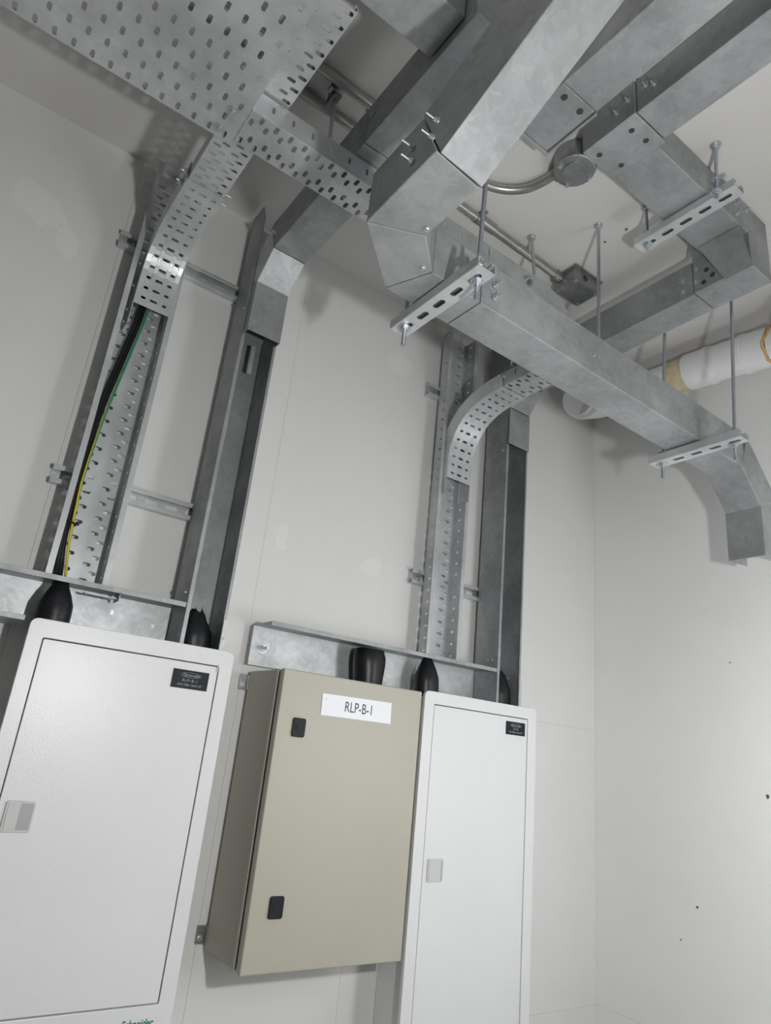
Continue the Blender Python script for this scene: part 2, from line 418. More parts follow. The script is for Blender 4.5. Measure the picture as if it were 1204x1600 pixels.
# ================================================================== cabinets
def panelboard(name, x0, x1, zt, zb, dx0, dx1, dz0, dz1, bx0, bx1, latch, plate, lines, label):
    y = -.135
    t = thing(name, ((x0 + x1) / 2, 0, zb), label, 'cabinet', 'white panelboards')
    MB().box(bx0, bx1, -.001, y + .010, zb + .02, zt - .014).build('body', 'white', t, .002)
    # flange: ring of four joined strips around the door, one sheet
    out = rrect(x0, x1, zb, zt, .014); g = .0022
    inn = rrect(dx0 - g, dx1 + g, dz0 - g, dz1 + g, .004)
    mb = MB(); n = len(out)
    vs = [(x, y, z) for x, z in out] + [(x, y, z) for x, z in inn] + [(x, y + .010, z) for x, z in out] + [(x, y + .010, z) for x, z in inn]
    fs = []
    for i in range(n):
        j = (i + 1) % n
        fs += [(i, n + i, n + j, j), (2 * n + i, 2 * n + j, 3 * n + j, 3 * n + i), (i, j, 2 * n + j, 2 * n + i), (n + i, 3 * n + i, 3 * n + j, n + j)]
    mb.add(vs, fs); mb.build('frame', 'white', t, .0012)
    MB().box(dx0 - .004, dx1 + .004, y + .0098, y + .0095, dz0 - .004, dz1 + .004).build('gasket', 'gap', t)
    d = rplate('door', dx0, dx1, dz0, dz1, y + .009, y + .0008, .003, 'white', t, .0012)
    lx0, lx1, lz0, lz1 = latch
    lf = rplate('latch', lx0, lx1, lz0, lz1, y + .0005, y - .0025, .005, 'lightgrey', d, .001)
    ix = lx0 + (lx1 - lx0) * .08
    rplate('latch_paddle', ix, lx0 + (lx1 - lx0) * plate[4], lz0 + .004, lz1 - .004, y - .0027, y - .0035, .002, 'lightgrey', d, .0005)
    rplate('latch_recess', lx0 + (lx1 - lx0) * plate[4] + .0006, lx1 - .0035, lz0 + .004, lz1 - .004, y - .0026, y - .0029, .002, 'midgrey', d, 0)
    px0, px1, pz0, pz1 = plate[:4]
    np_ = MB().box(px0, px1, y + .0006, y - .0008, pz0, pz1).build('nameplate', 'black', d)
    cx = (px0 + px1) / 2; hh = pz1 - pz0
    ov = [(cx + .023 * math.cos(a / 32 * 6.2832), y - .0009, pz1 - hh * .27 + .0052 * math.sin(a / 32 * 6.2832)) for a in range(32)]
    MB().tube(ov + ov[:1], .0003, 4, False).build('oval_emblem', 'engrave', np_)
    yy = y - .0010
    text_mesh(lines[0], .0085, 'engrave', np_, (cx, yy, pz1 - hh * .27), sx=.95, shear=.2, ext=.0001)
    text_mesh(lines[1], .0075, 'engrave', np_, (cx, yy, pz1 - hh * .56), sx=1.25, ext=.0001, space=1.2)
    text_mesh(lines[2], .0062, 'engrave', np_, (cx, yy, pz1 - hh * .80), sx=1.1, ext=.0001, space=1.15)
    return t, d, y
t, d, y = panelboard('panelboard', .192, .619, 1.682, .935, .2225, .586, 1.0105, 1.6445, .215, .595,
    (.234, .2845, 1.301, 1.354), (.487, .568, 1.589, 1.628, .48), ('Tipcon-elek', 'ELP-B-1', 'APC288-1663-27'),
    'white panelboard cabinet left of the beige enclosure, under two black cable boots')
text_mesh('Schneider', .0185, 'green_ink', t, (.552, y - .0003, .9800), 'brand_lettering', sx=.82, shear=.25, ext=.0002, bold=.0004)
mb = MB(); mb.box(.583, .5855, y + .0005, y - .0016, 1.632, 1.6505); mb.build('hinge_pin', 'lightgrey', t)
t, d, y = panelboard('panelboard', 1.181, 1.619, 1.674, .70, 1.217, 1.581, .76, 1.639, 1.203, 1.60,
    (1.23, 1.282, 1.208, 1.262), (1.491, 1.570, 1.590, 1.627, .84), ('Tipcon-elek', 'LP-B', 'APC288-1663-27'),
    'tall white panelboard cabinet right of the beige enclosure, in front of the corner')

t = thing('enclosure', (.918, 0, 1.06), 'beige steel wall enclosure with a white RLP-B-1 sign, between two white cabinets', 'cabinet')
x0, x1, z0, z1 = .717, 1.118, 1.061, 1.660
MB().box(x0 + .001, x1 - .001, -.012, -.168, z0 + .001, z1 - .001).build('body', 'beige', t, .003)
MB().box(x0 + .006, x1 - .006, -.1675, -.1805, z0 + .006, z1 - .006).build('door_gasket', 'gap', t)
mb = MB(); mb.box(x0 - .0005, x0 + .003, -.158, -.1695, z0, z1); mb.build('rim', 'beige', t, .0008)
d = rplate('door', x0, x1, z0, z1, -.1795, -.2, .003, 'beige', t, .0025)
for lx0, lx1, lz0, lz1 in ((.755, .788, 1.516, 1.557), (.760, .793, 1.159, 1.201)):
    l = rplate('lock', lx0, lx1, lz0, lz1, -.1995, -.2045, .005, 'black', d, .0015)
    cx, cz = (lx0 + lx1) / 2, (lz0 + lz1) / 2
    MB().cyl((cx, -.2045, cz), (cx, -.2058, cz), .0085, 20).build('lock_insert', 'black', l)
sg = MB().prism([(.823, -.2003, 1.6185), (1.0225, -.2003, 1.6205), (1.0245, -.2003, 1.5705), (.824, -.2003, 1.570)], (0, -.0015, 0)).build('sign', 'label', d)
text_mesh('RLP-B-1', .0335, 'ink', sg, (.928, -.2019, 1.5945), sx=.74, ext=.0002, space=1.02)
MB().cyl((.834, -.2018, 1.607), (.834, -.2024, 1.607), .0012, 8).build('rivet', 'midgrey', sg)
for z in (1.632, 1.088):
    mb = MB(); mb.box(.698, .722, -.0015, -.006, z - .018, z + .018); mb.box(.716, .722, -.006, -.014, z - .018, z + .018); mb.build('mounting_lug', 'plate_dark', t, .001)
    mb = MB(); bolt(mb, (.705, -.006, z - .006), (0, -1, 0), .004, .006, 0); mb.build('lug_screw', 'zinc', t)

# ================================================================== black cable boots on the cabinet tops
def boot(x, y, z0, zt, rx, top, label, skew=0.0, torn=False, open_top=False):
    t = thing('cable_boot', (x, y, z0), label, 'cable boot', 'black cable boots')
    secs = [(0, 1, 1), (.35, 1.02, 1), (.52, .98, 1), (.72, .74, .8), (.88, .5, .6), (1, top, top)]
    if open_top: secs = [(0, .86, .9), (.3, .92, .95), (.6, 1, 1), (.82, 1.0, 1), (1, .86, .9)]
    mb = MB(); n = 24; vs = []
    for k, a, b in secs:
        z = z0 + (zt - z0) * k
        for i in range(n):
            th = 6.2832 * i / n
            rr = 1 + .03 * math.sin(3 * th + k * 4) * k
            vs.append((x + skew * k + rx * a * rr * math.cos(th), y + .85 * rx * b * rr * math.sin(th), z + (.006 * math.sin(5 * th) if torn and k > .85 else 0)))
    L = len(secs)
    mb.add(vs, [(i * n + k, i * n + (k + 1) % n, (i + 1) * n + (k + 1) % n, (i + 1) * n + k) for i in range(L - 1) for k in range(n)], True)
    mb.add(vs[-n:], [tuple(range(n))]); mb.build('sleeve', 'rubber', t)
    mb = MB(); s = [(x + rx * 1.03 * math.cos(i / 24 * 6.2832), y + .88 * rx * math.sin(i / 24 * 6.2832), z0 + .004) for i in range(25)]
    mb.tube(s, .003, 6, False); mb.build('collar', 'black', t)
    if torn:
        mb = MB()
        for dx, h, dy in ((-.012, .010, -.008), (.004, .014, -.004), (.010, .008, .004)):
            mb.prism([(x + skew + dx, y + dy, zt - .012), (x + skew + dx + .008, y + dy, zt - .012), (x + skew + dx + .005, y + dy, zt + h)], (0, .0015, 0))
        mb.build('torn_tape', 'rubber', t)
    if open_top:
        s = [(x + skew + rx * .86 * math.cos(i / 24 * 6.2832), y + .85 * rx * .9 * math.sin(i / 24 * 6.2832), zt) for i in range(25)]
        MB().tube(s, .002, 6, False).build('rolled_edge', 'rubber', t)
    return t
boot(.236, -.078, 1.668, 1.772, .034, .42, 'smooth black cable boot at the foot of the yellow-green cable')
boot(.539, -.074, 1.669, 1.766, .041, .32, 'black cable boot with a torn taped tip beside the tall left trunking', -.004, True)
boot(1.030, -.075, 1.6605, 1.758, .046, .8, 'wide open black cable boot above the RLP-B-1 sign', -.004, False, True)
boot(1.232, -.075, 1.660, 1.770, .037, .35, 'pointed black cable boot above the right cabinet\'s left corner', -.006)
boot(1.514, -.074, 1.661, 1.772, .042, .30, 'black cable boot at the foot of the right-hand trunking', -.004, True)

# ================================================================== horizontal open channels above the cabinets
YB, YFt = -.022, -.121
def channel(name, x0, x1, label, bot, cut, bl):
    t = thing(name, ((x0 + x1) / 2, YB, 1.674), label, 'cable trunking', 'horizontal channels above the cabinets')
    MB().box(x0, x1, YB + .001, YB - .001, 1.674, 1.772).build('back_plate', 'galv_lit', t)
    mb = MB(); mb.box(x0 + cut, x1, YB - .001, YFt, 1.7705, 1.7725); mb.box(x0 + cut, x1, YFt, YFt - .0016, 1.7625, 1.7735); mb.build('top_plate', 'galv', t, .0005)
    if bot:
        mb = MB(); mb.box(bot[0], bot[1], YB - .001, YFt, 1.674, 1.676); mb.box(bot[0], bot[1], YFt, YFt - .0016, 1.674, 1.684); mb.build('bottom_plate', 'galv', t, .0005)
    for (x, z) in bl:
        mb = MB(); bolt(mb, (x, YB - .001, z), (0, -1, 0), .003, .005, 0); mb.build('screw', 'zinc', t)
    return t
t = channel('cable_channel', -.75, .490, 'long galvanised channel crossing above the left white cabinet', (-.75, .182), 0, [(.455, 1.722), (-.05, 1.72), (.36, 1.735)])
mb = MB(); mb.box(.285, .355, -.06, -.075, 1.757, 1.760); mb.box(.353, .355, -.045, -.09, 1.752, 1.770); mb.build('joint_strap', 'strut', t, .0005)
t = channel('cable_channel', .704, 1.4575, 'galvanised channel above the beige enclosure with a bolt at its left end', None, 0, [(1.40, 1.742), (1.30, 1.75)])
mb = MB(); bolt(mb, (.738, YB - .001, 1.718), (0, -1, 0), .008, .012, .022); mb.build('fixing_bolt', 'zinc', t)
MB().box(.704, .706, YB, -.0005, 1.674, 1.772).build('end_lip', 'galv', t)

# ================================================================== vertical open trunkings on the wall
def trunking(name, x0, x1, ztops, label, lid_z, scr):
    t = thing(name, ((x0 + x1) / 2, YB, 1.674), label, 'cable trunking', 'tall open trunkings on the back wall')
    th = .0016
    zb_, zf = ztops
    MB().box(x0 + th, x1 - th, YB, YB - th, 1.674, zb_ - .02).build('back_plate', 'galv', t)
    poly = [(x0, YB, 1.674), (x0, YB, zb_), (x0, YB - .070, zb_), (x0, YFt, zf), (x0, YFt, 1.674)]
    mb = MB().prism(poly, (th, 0, 0)); mb.box(x0, x0 + .009, YFt, YFt - th, 1.674, lid_z); mb.build('side_plate', 'galv', t)
    mb = MB().prism([(x1, YB, 1.674), (x1, YB, lid_z + .13), (x1, YFt, lid_z + .13), (x1, YFt, 1.674)], (-th, 0, 0)); mb.box(x1 - .007, x1, YFt, YFt - th, 1.674, lid_z); mb.build('side_plate', 'galv', t)
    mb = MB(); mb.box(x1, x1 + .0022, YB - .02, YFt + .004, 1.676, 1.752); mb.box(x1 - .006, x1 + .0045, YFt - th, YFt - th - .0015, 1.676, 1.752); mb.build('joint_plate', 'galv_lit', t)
    for (x, yy, z, d) in scr:
        mb = MB(); bolt(mb, (x, yy, z), d, .003, .005, 0); mb.build('screw', 'zinc', t)
    return t
t = trunking('cable_trunking', .492, .590, (2.928, 2.868), 'tall open galvanised trunking rising beside the left cabinet to the ceiling', 2.49,
    [(.492, -.10, 2.575, (-1, 0, 0)), (.492, -.10, 1.80, (-1, 0, 0)), (.53, YB - .002, 2.055, (0, -1, 0)), (.5915, YFt - .003, 1.71, (0, -1, 0)), (.5885, -.075, 1.775, (-1, 0, 0))])
mb = MB(); mb.box(.545, .556, -.065, -.067, 2.415, 2.50); mb.build('inner_strap', 'strut', t)
t = trunking('cable_trunking', 1.459, 1.558, (2.932, 2.850), 'tall open galvanised trunking in the corner right of the right-hand tray', 2.52,
    [(1.459, -.105, 2.50, (-1, 0, 0)), (1.459, -.10, 1.80, (-1, 0, 0)), (1.459, -.08, 1.80, (-1, 0, 0)), (1.5565, -.07, 1.76, (-1, 0, 0))])

# ================================================================== closed ducts with bends
t = thing('cable_duct', (.541, -.098, 2.485), 'galvanised duct bending from the left trunking and running under the ceiling', 'duct')
def lid(t, x0, x1, yf, z0, z1):
    mb = MB(); mb.box(x0, x1, yf, yf + .0016, z0, z1); mb.box(x0, x0 + .0016, yf + .0016, -.1235, z0, z1 + .02); mb.box(x1 - .0016, x1, yf + .0016, -.1235, z0, z1 + .02)
    mb.build('lid', 'galv', t, .0004)
lid(t, .4943, .5877, -.1497, 2.486, 2.6355)
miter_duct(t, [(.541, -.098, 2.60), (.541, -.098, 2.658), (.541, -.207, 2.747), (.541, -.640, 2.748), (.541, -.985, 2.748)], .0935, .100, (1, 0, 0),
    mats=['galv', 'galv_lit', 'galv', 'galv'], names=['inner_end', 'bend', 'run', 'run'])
bolts(t, [(.494, -.205, 2.752), (.494, -.222, 2.745)], (-1, 0, 0), r=.004, shank=.004)
bolts(t, [(.494, -.62, 2.735), (.494, -.66, 2.76)], (-1, 0, 0), r=.005, shank=.01)

t = thing('cable_duct', (.0, -.905, 2.70), 'bluish galvanised duct crossing above the wide tray at the top edge', 'duct')
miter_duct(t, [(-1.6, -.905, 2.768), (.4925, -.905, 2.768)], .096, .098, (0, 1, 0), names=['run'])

t = thing('cable_duct', (1.5085, -.075, 2.52), 'galvanised duct leaving the corner trunking and running toward the viewer under the ceiling', 'duct')
lid(t, 1.4608, 1.5562, -.1297, 2.521, 2.652)
miter_duct(t, [(1.5085, -.074, 2.64), (1.5085, -.074, 2.675), (1.5085, -.16, 2.787), (1.5085, -.800, 2.796)], .0955, .108, (1, 0, 0), names=['inner_end', 'bend', 'run'])
bolts(t, [(1.4605, -.775, 2.80), (1.4605, -.773, 2.765)], (-1, 0, 0), r=.0045, shank=.003)

t = thing('cable_duct', (1.53, -.9, 2.745), 'galvanised corner box duct joining two ducts near the right edge', 'duct')
MB().box(1.4605, 1.560, -.8015, -.9565, 2.745, 2.934).build('corner_box', 'galv', t, .002)
mb = MB().prism([(1.415, -.846, 2.8405), (1.415, -.956, 2.8405), (1.4625, -.956, 2.743), (1.4625, -.885, 2.743)], (.0, 0, .0015)); mb.build('sloping_flap', 'galv', t)
bolts(t, [(1.459, -.815, 2.815), (1.459, -.812, 2.775)], (-1, 0, 0), r=.0045, shank=.003)
for yy, zz in ((-.84, 2.80), (-.83, 2.765), (-.855, 2.775)): MB().cyl((1.4604, yy, zz), (1.4598, yy, zz), .007, 10).build('slot_hole', 'gap', t)

t = thing('cable_duct', (1.0, -1.0, 2.843), 'right-hand ceiling duct turning ninety degrees above a slotted hanger', 'duct')
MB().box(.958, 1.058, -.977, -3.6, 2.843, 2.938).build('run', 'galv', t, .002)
mb = MB(); mb.box(.953, 1.066, -.838, -.9755, 2.8405, 2.938); mb.build('corner_piece', 'galv', t, .0015)
MB().box(1.0675, 1.4590, -.838, -.957, 2.8435, 2.938).build('run', 'galv', t, .002)
for x, yy in ((.985, -.945), (1.03, -.95), (.985, -.86), (1.045, -.875)): MB().cyl((x, yy, 2.8404), (x, yy, 2.8398), .0065, 12).build('slot_hole', 'gap', t)
bolts(t, [(.9575, -1.0, 2.90), (.9575, -1.02, 2.885), (.9525, -.96, 2.89), (.9525, -.93, 2.88)], (-1, 0, 0), r=.005, shank=.006)
bolts(t, [(1.40, -.9575, 2.90), (1.40, -.9575, 2.868), (1.45, -.9575, 2.91)], (0, -1, 0), r=.005, shank=.006)

t = thing('cable_duct', (.84, -.9, 2.843), 'middle ceiling duct with a closed end plate holding two dark holes', 'duct')
MB().box(.787, .893, -.922, -3.6, 2.843, 2.938).build('run', 'galv', t, .002)
MB().box(.7885, .8915, -.786, -.9205, 2.8445, 2.938).build('end_piece', 'galv', t, .002)
mb = MB(); mb.box(.7865, .8935, -.777, -.786, 2.8405, 2.938); mb.box(.8925, .899, -.777, -.9205, 2.8405, 2.938); mb.build('end_flange', 'galv', t, .001)
for x in (.815, .866): MB().cyl((x, -.900, 2.8446), (x, -.900, 2.8436), .0075, 14).build('bolt_hole', 'gap', t)

# big hung duct: rising leg, flat mitred elbow, long run to the right, drop at the end
t = thing('cable_duct', (.9, -.72, 2.344), 'large hung galvanised duct with a mitred elbow and a drop at its right end', 'duct')
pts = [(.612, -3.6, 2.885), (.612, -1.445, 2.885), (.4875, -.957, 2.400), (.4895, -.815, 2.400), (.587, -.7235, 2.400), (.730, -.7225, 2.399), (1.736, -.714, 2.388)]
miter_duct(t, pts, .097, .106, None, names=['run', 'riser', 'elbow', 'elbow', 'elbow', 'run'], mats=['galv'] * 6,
    sides=[(1, 0, 0), (1, .25, 0), (1, 0, 0), (1, 1, 0), (0, 1, 0), (0, 1, 0)])
mb = MB()
# drop: mitred 45 degree length and an open-backed vertical end
x_i, z_i = 1.716, 2.336
inn = [(1.717, 2.336), (1.801, 2.245)]; top = [(1.757, 2.440), (1.900, 2.287)]
mb.hexa([(inn[0][0], -.664, inn[0][1]), (inn[0][0], -.764, inn[0][1]), (top[0][0], -.764, top[0][1]), (top[0][0], -.664, top[0][1]),
         (inn[1][0], -.664, inn[1][1]), (inn[1][0], -.764, inn[1][1]), (top[1][0], -.764, top[1][1]), (top[1][0], -.664, top[1][1])])
mb.build('drop_bend', 'galv', t, .002)
mb = MB(); mb.box(1.801, 1.8027, -.664, -.764, 2.102, 2.243); mb.build('drop_face', 'galv', t)
MB().prism([(1.8028, -.664, 2.243), (1.900, -.664, 2.285), (1.900, -.664, 2.110), (1.8028, -.664, 2.102)], (0, -.0016, 0)).build('drop_side', 'galv', t)
MB().prism([(1.8028, -.764, 2.243), (1.900, -.764, 2.285), (1.900, -.764, 2.110), (1.8028, -.764, 2.102)], (0, .0016, 0)).build('drop_side', 'galv', t)
bolts(t, [(.4388, -.917, 2.408), (.4388, -.920, 2.376)], (-1, 0, 0), r=.0042, shank=.015)
bolts(t, [(.4425, -.972, 2.418), (.4415, -.966, 2.388)], (-1, 0, 0), r=.0042, shank=.015)
bolts(t, [(.529, -.850, 2.347), (.585, -.770, 2.347)], (0, 0, -1), name='rivet', r=.0042, L=.003, shank=0)
bolts(t, [(.70, -.7725, 2.415), (.765, -.7725, 2.405), (.70, -.7725, 2.38), (.765, -.7725, 2.375)], (0, -1, 0), r=.0045, shank=.012)
bolts(t, [(1.70, -.7645, 2.40), (1.08, -.768, 2.39)], (0, -1, 0), name='screw', r=.003, L=.003, shank=0)

# ================================================================== strut channels
def strut_geo(t, p, A, U, L, wd=.041, dp=.021, mat='strut', name='channel'):
    """p = centre of one end of the slotted web; A along, U from web to the open side"""
    p, A, U = V(p), V(A).normalized(), V(U).normalized(); B = A.cross(U)
    mb = MB(); fn = lambda a, b: p + A * a + B * (b - wd / 2)
    sheet(mb, fn, L, wd, [(wd / 2 - .0085, wd / 2 + .0085, [wd / 2], .0062, .0155, 0)], .050)
    for s in (-1, 1):
        q = p + B * (s * wd / 2)
        mb.add([q, q + A * L, q + A * L + U * dp, q + U * dp], [(0, 1, 2, 3)])
        e = q + U * dp; mb.add([e, e + A * L, e + A * L - B * (s * .009), e - B * (s * .009)], [(0, 1, 2, 3)])
        e2 = e - B * (s * .009); mb.add([e2, e2 + A * L, e2 + A * L - U * .006, e2 - U * .006], [(0, 1, 2, 3)])
    return mb.build(name, mat, t, 0, .002)
for x0, x1, z, lab in ((.166, .625, 2.668, 'upper slotted wall strut behind the left tray and trunking'), (.166, .625, 2.013, 'lower slotted wall strut behind the left tray and trunking'),
                       (1.187, 1.585, 2.660, 'upper slotted wall strut behind the right tray, mostly hidden'), (1.187, 1.585, 2.014, 'lower slotted wall strut behind the right tray and trunking')):
    t = thing('wall_strut', ((x0 + x1) / 2, 0, z), lab, 'strut', 'wall struts')
    strut_geo(t, (x0, -.0015, z), (1, 0, 0), (0, -1, 0), x1 - x0, .041, .0195)
    for xx in (x0 + .035, x1 - .02):
        mb = MB(); bolt(mb, (xx, -.003, z), (0, -1, 0), .006, .008, .006); mb.build('anchor_bolt', 'zinc', t)

def trod(t, p0, p1, r=.0048):
    """threaded rod from ceiling p0 to p1, with an anchor at the ceiling"""
    p0, p1 = V(p0), V(p1); n = int((p1 - p0).length / .004); pts = []; rs = []
    for i in range(n + 1):
        pts.append(p0.lerp(p1, i / n)); rs.append(r if i % 2 else r * .86)
    MB().tube(pts, r, 8, True, rs).build('rod', 'rod', t)
    mb = MB(); mb.cyl(p0, p0 - V((0, 0, .009)), .0095, 12); mb.cyl(p0 - V((0, 0, .0005)), p0 - V((0, 0, .002)), .013, 16); mb.build('anchor', 'zinc', t)
def nut(t, p, r=.0085):
    p = V(p); mb = MB(); mb.cyl(p, p - V((0, 0, .0015)), r * 1.5, 16); mb.cyl(p - V((0, 0, .0015)), p - V((0, 0, .0085)), r, 6, smooth=False); mb.build('nut', 'zinc', t)
def trapeze(c, y0, y1, zt, rods, label, dp=.021, tail=.045):
    t = thing('trapeze_hanger', (c, (y0 + y1) / 2, zt - dp), label, 'hanger', 'hangers under the ducts')
    strut_geo(t, (c, y0, zt - dp), (0, -1, 0), (0, 0, 1), y0 - y1, .041, dp - .0015)
    for (xt, yt, xb, yb) in rods:
        trod(t, (xt, yt, H), (xb, yb, zt - dp - tail)); nut(t, (xb, yb, zt - dp - .0015))
        nut(t, (xb + (xt - xb) * .05, yb, zt + .010))
    return t
trapeze(.655, -.605, -.868, 2.344, [(.655, -.632, .652, -.632), (.675, -.835, .662, -.835)], 'slotted trapeze hanger with threaded rods under the big duct\'s elbow')
trapeze(1.527, -.618, -.868, 2.334, [(1.585, -.645, 1.527, -.645), (1.607, -.835, 1.540, -.835)], 'slotted trapeze hanger near the drop at the big duct\'s right end')
trapeze(1.285, -.755, -1.022, 2.840, [(1.284, -.782, 1.284, -.782), (1.238, -1.0, 1.253, -.985)], 'slotted trapeze hanger under the right-hand ceiling duct', tail=.02)

def single_rod(p0, p1, label, clip):
    t = thing('threaded_rod', p1, label, 'rod', 'single threaded rods')
    trod(t, p0, p1); p1 = V(p1)
    if clip == 'tray':
        mb = MB(); mb.box(p1.x - .012, p1.x + .012, p1.y - .010, p1.y + .014, p1.z + .002, p1.z + .005); mb.box(p1.x - .012, p1.x + .012, p1.y + .012, p1.y + .014, p1.z - .022, p1.z + .005); mb.build('clip', 'plate_dark', t, .0008)
        nut(t, p1 + V((0, 0, .002)))
        mb = MB(); bolt(mb, p1 + V((.002, .012, -.012)), (0, -1, 0), .006, .009, .006); mb.build('clip_bolt', 'zinc', t)
    else:
        mb = MB(); mb.box(p1.x - .018, p1.x + .018, p1.y - .015, p1.y + .05, p1.z + .001, p1.z + .004); mb.build('clip', 'strut', t, .0008)
        nut(t, p1 + V((0, 0, .001)))
    return t
single_rod((1.143, -.505, H), (1.140, -.545, 2.60), 'short threaded rod holding the narrow tray left of the square box', 'flat')
single_rod((1.245, -.659, H), (1.247, -.655, 2.545), 'long threaded rod descending behind the big duct, right of the square box', 'flat')
t = thing('threaded_rod', (.475, -.455, 2.79), 'threaded rod with a ceiling clamp between the two left conduits', 'rod', 'single threaded rods')
trod(t, (.462, -.522, H), (.468, -.535, 2.642))
mb = MB(); mb.box(.452, .472, -.540, -.505, 2.905, 2.914); mb.box(.452, .455, -.540, -.505, 2.90, 2.938); mb.cyl((.447, -.545, 2.918), (.447, -.53, 2.918), .008, 10); mb.build('beam_clamp', 'plate_dark', t, .0008)

# ================================================================== perforated trays
ROW4 = lambda W: [(W / 2 - .0455, W / 2 - .0085, [W / 2 - .0345, W / 2 - .0195], .0088, .0042, 0), (W / 2 + .0085, W / 2 + .0455, [W / 2 + .0195, W / 2 + .0345], .0088, .0042, 0)]
ROW3 = lambda W: [(W * .06, W * .46, [W * .17, W * .35], .0085, .0036, 0), (W * .54, W * .94, [W * .65, W * .83], .0085, .0036, 0)]
# wall trays
for nm, x0, x1, zt, lab in (('L', .213, .316, 2.905, 'left vertical perforated tray holding the black and yellow-green cables'), ('R', 1.2325, 1.3355, 2.893, 'right vertical perforated tray above the beige enclosure')):
    t = thing('perforated_tray', ((x0 + x1) / 2, -.022, 1.778), lab, 'cable tray', 'vertical wall trays')
    perf_tray(t, [(x0, -.0235, 1.776), (x0, -.0235, zt)], (1, 0, 0), x1 - x0, x1 - x0, .050, .012, -1, ROW4(x1 - x0), .036, lip_in=False)
# left bend
def bend_tray(name, pts, W0, W1, lab, ext, lo):
    t = thing(name, (pts[0][0] + W0 / 2, pts[0][1], pts[0][2]), lab, 'cable tray', 'curved trays')
    sp = smooth_path(pts, 6)
    W = W0
    bands = [(W * .13, W * .30, [W * .215], .0058, .0036, 0), (W * .38, W * .62, [W * .5], .0092, .0036, 0), (W * .72, W * .89, [W * .80], .0058, .0036, 0)]
    perf_tray(t, sp, (1, 0, 0), W0, W1, .048, .006, 1 if lo else -1, bands, .0285, ext=ext, fl_pitch=None, step=.02)
    return t
t = bend_tray('riser_bend', [(.2270, -.078, 2.468), (.2270, -.080, 2.52), (.2270, -.089, 2.566), (.2270, -.117, 2.608), (.2270, -.162, 2.634), (.2270, -.215, 2.6445), (.2275, -.345, 2.6465)], .0885, .0885,
    'left curved tray bending from the wall up to the wide tray', (.06, .0), True)
bolts(t, [(.2262, -.335, 2.672), (.2262, -.305, 2.668), (.2262, -.320, 2.683)], (-1, 0, 0), r=.006, shank=.006)
bolts(t, [(.3175, -.33, 2.675), (.3175, -.30, 2.672)], (1, 0, 0), r=.004, L=.004, shank=.012)
t = thing('perforated_tray', (.272, -.41, 2.65), 'short straight perforated tray joining the left bend to the wide tray', 'cable tray')
perf_tray(t, [(.2300, -.300, 2.6495), (.2300, -.40, 2.6495), (.2300, -.525, 2.6495)], (1, 0, 0), .083, .083, .040, .006, 1, ROW3(.083), .027, fl_pitch=None)
t = bend_tray('riser_bend', [(1.2345, -.090, 2.335), (1.2345, -.095, 2.42), (1.2345, -.120, 2.485), (1.2345, -.168, 2.532), (1.2345, -.238, 2.556), (1.2345, -.32, 2.562)], .0985, .0985,
    'right curved tray bending from the wall toward the big duct', (.055, .0), True)
bolts(t, [(1.2343, -.33, 2.59), (1.2343, -.30, 2.585), (1.2343, -.31, 2.60)], (-1, 0, 0), r=.004, shank=.003)
t = thing('perforated_tray', (1.285, -.45, 2.565), 'perforated tray running on from the right curved tray above the big duct', 'cable tray')
perf_tray(t, [(1.2395, -.285, 2.5655), (1.2395, -.34, 2.5675), (1.2395, -.60, 2.569)], (1, 0, 0), .093, .093, .045, .006, 1, ROW4(.093), .036, fl_pitch=.05, fl_half=(.009, .0035))
# wide tray
ZT = 2.640
t = thing('wide_tray', (-.3, -.7, ZT), 'wide perforated tray under the ceiling at the upper left', 'cable tray')
Wd = .440; P0 = V((.263, -.502, ZT)); L = 1.7; PT = .0322
fnw = lambda a, b: P0 + V((-a, -b, 0))
cur = MB(); last = 0
for k in range(11):
    c = .0145 + .040 * k; b0, b1 = c - .011, c + .011
    if b1 > Wd: break
    off = .0036 if k % 2 == 0 else .0196
    if b0 > last + 1e-6: cur.add([fnw(0, last), fnw(L, last), fnw(L, b0), fnw(0, b0)], [(0, 1, 2, 3)])
    n = int((L - off) / PT)
    cur.add([fnw(0, b0), fnw(off, b0), fnw(off, b1), fnw(0, b1)], [(0, 1, 2, 3)])
    for i in range(n):
        a0 = off + i * PT; slot_cell(cur, fnw, a0, a0 + PT, b0, b1, a0 + PT / 2, c, .0041, .0092)
    e = off + n * PT; cur.add([fnw(e, b0), fnw(L, b0), fnw(L, b1), fnw(e, b1)], [(0, 1, 2, 3)]); last = b1
cur.add([fnw(0, last), fnw(L, last), fnw(L, Wd), fnw(0, Wd)], [(0, 1, 2, 3)])
cur.build('base', 'tray', t, 0, .0016)
MB().box(.2625, .263 - L, P0.y - .0008, P0.y + .0008, ZT + .001, ZT + .008).build('flange', 'tray', t)
MB().box(.2625, .263 - L, P0.y - Wd - .0008, P0.y - Wd + .0008, ZT + .001, ZT + .052).build('flange', 'tray', t)
for (x, yy) in ((.229, -.525), (.234, -.578)):
    mb = MB(); mb.cyl((x, yy, ZT - .001), (x, yy, ZT - .0025), .011, 18); mb.cyl((x, yy, ZT - .0025), (x, yy, ZT - .008), .007, 8, .0045); mb.build('mushroom_bolt', 'zinc', t)
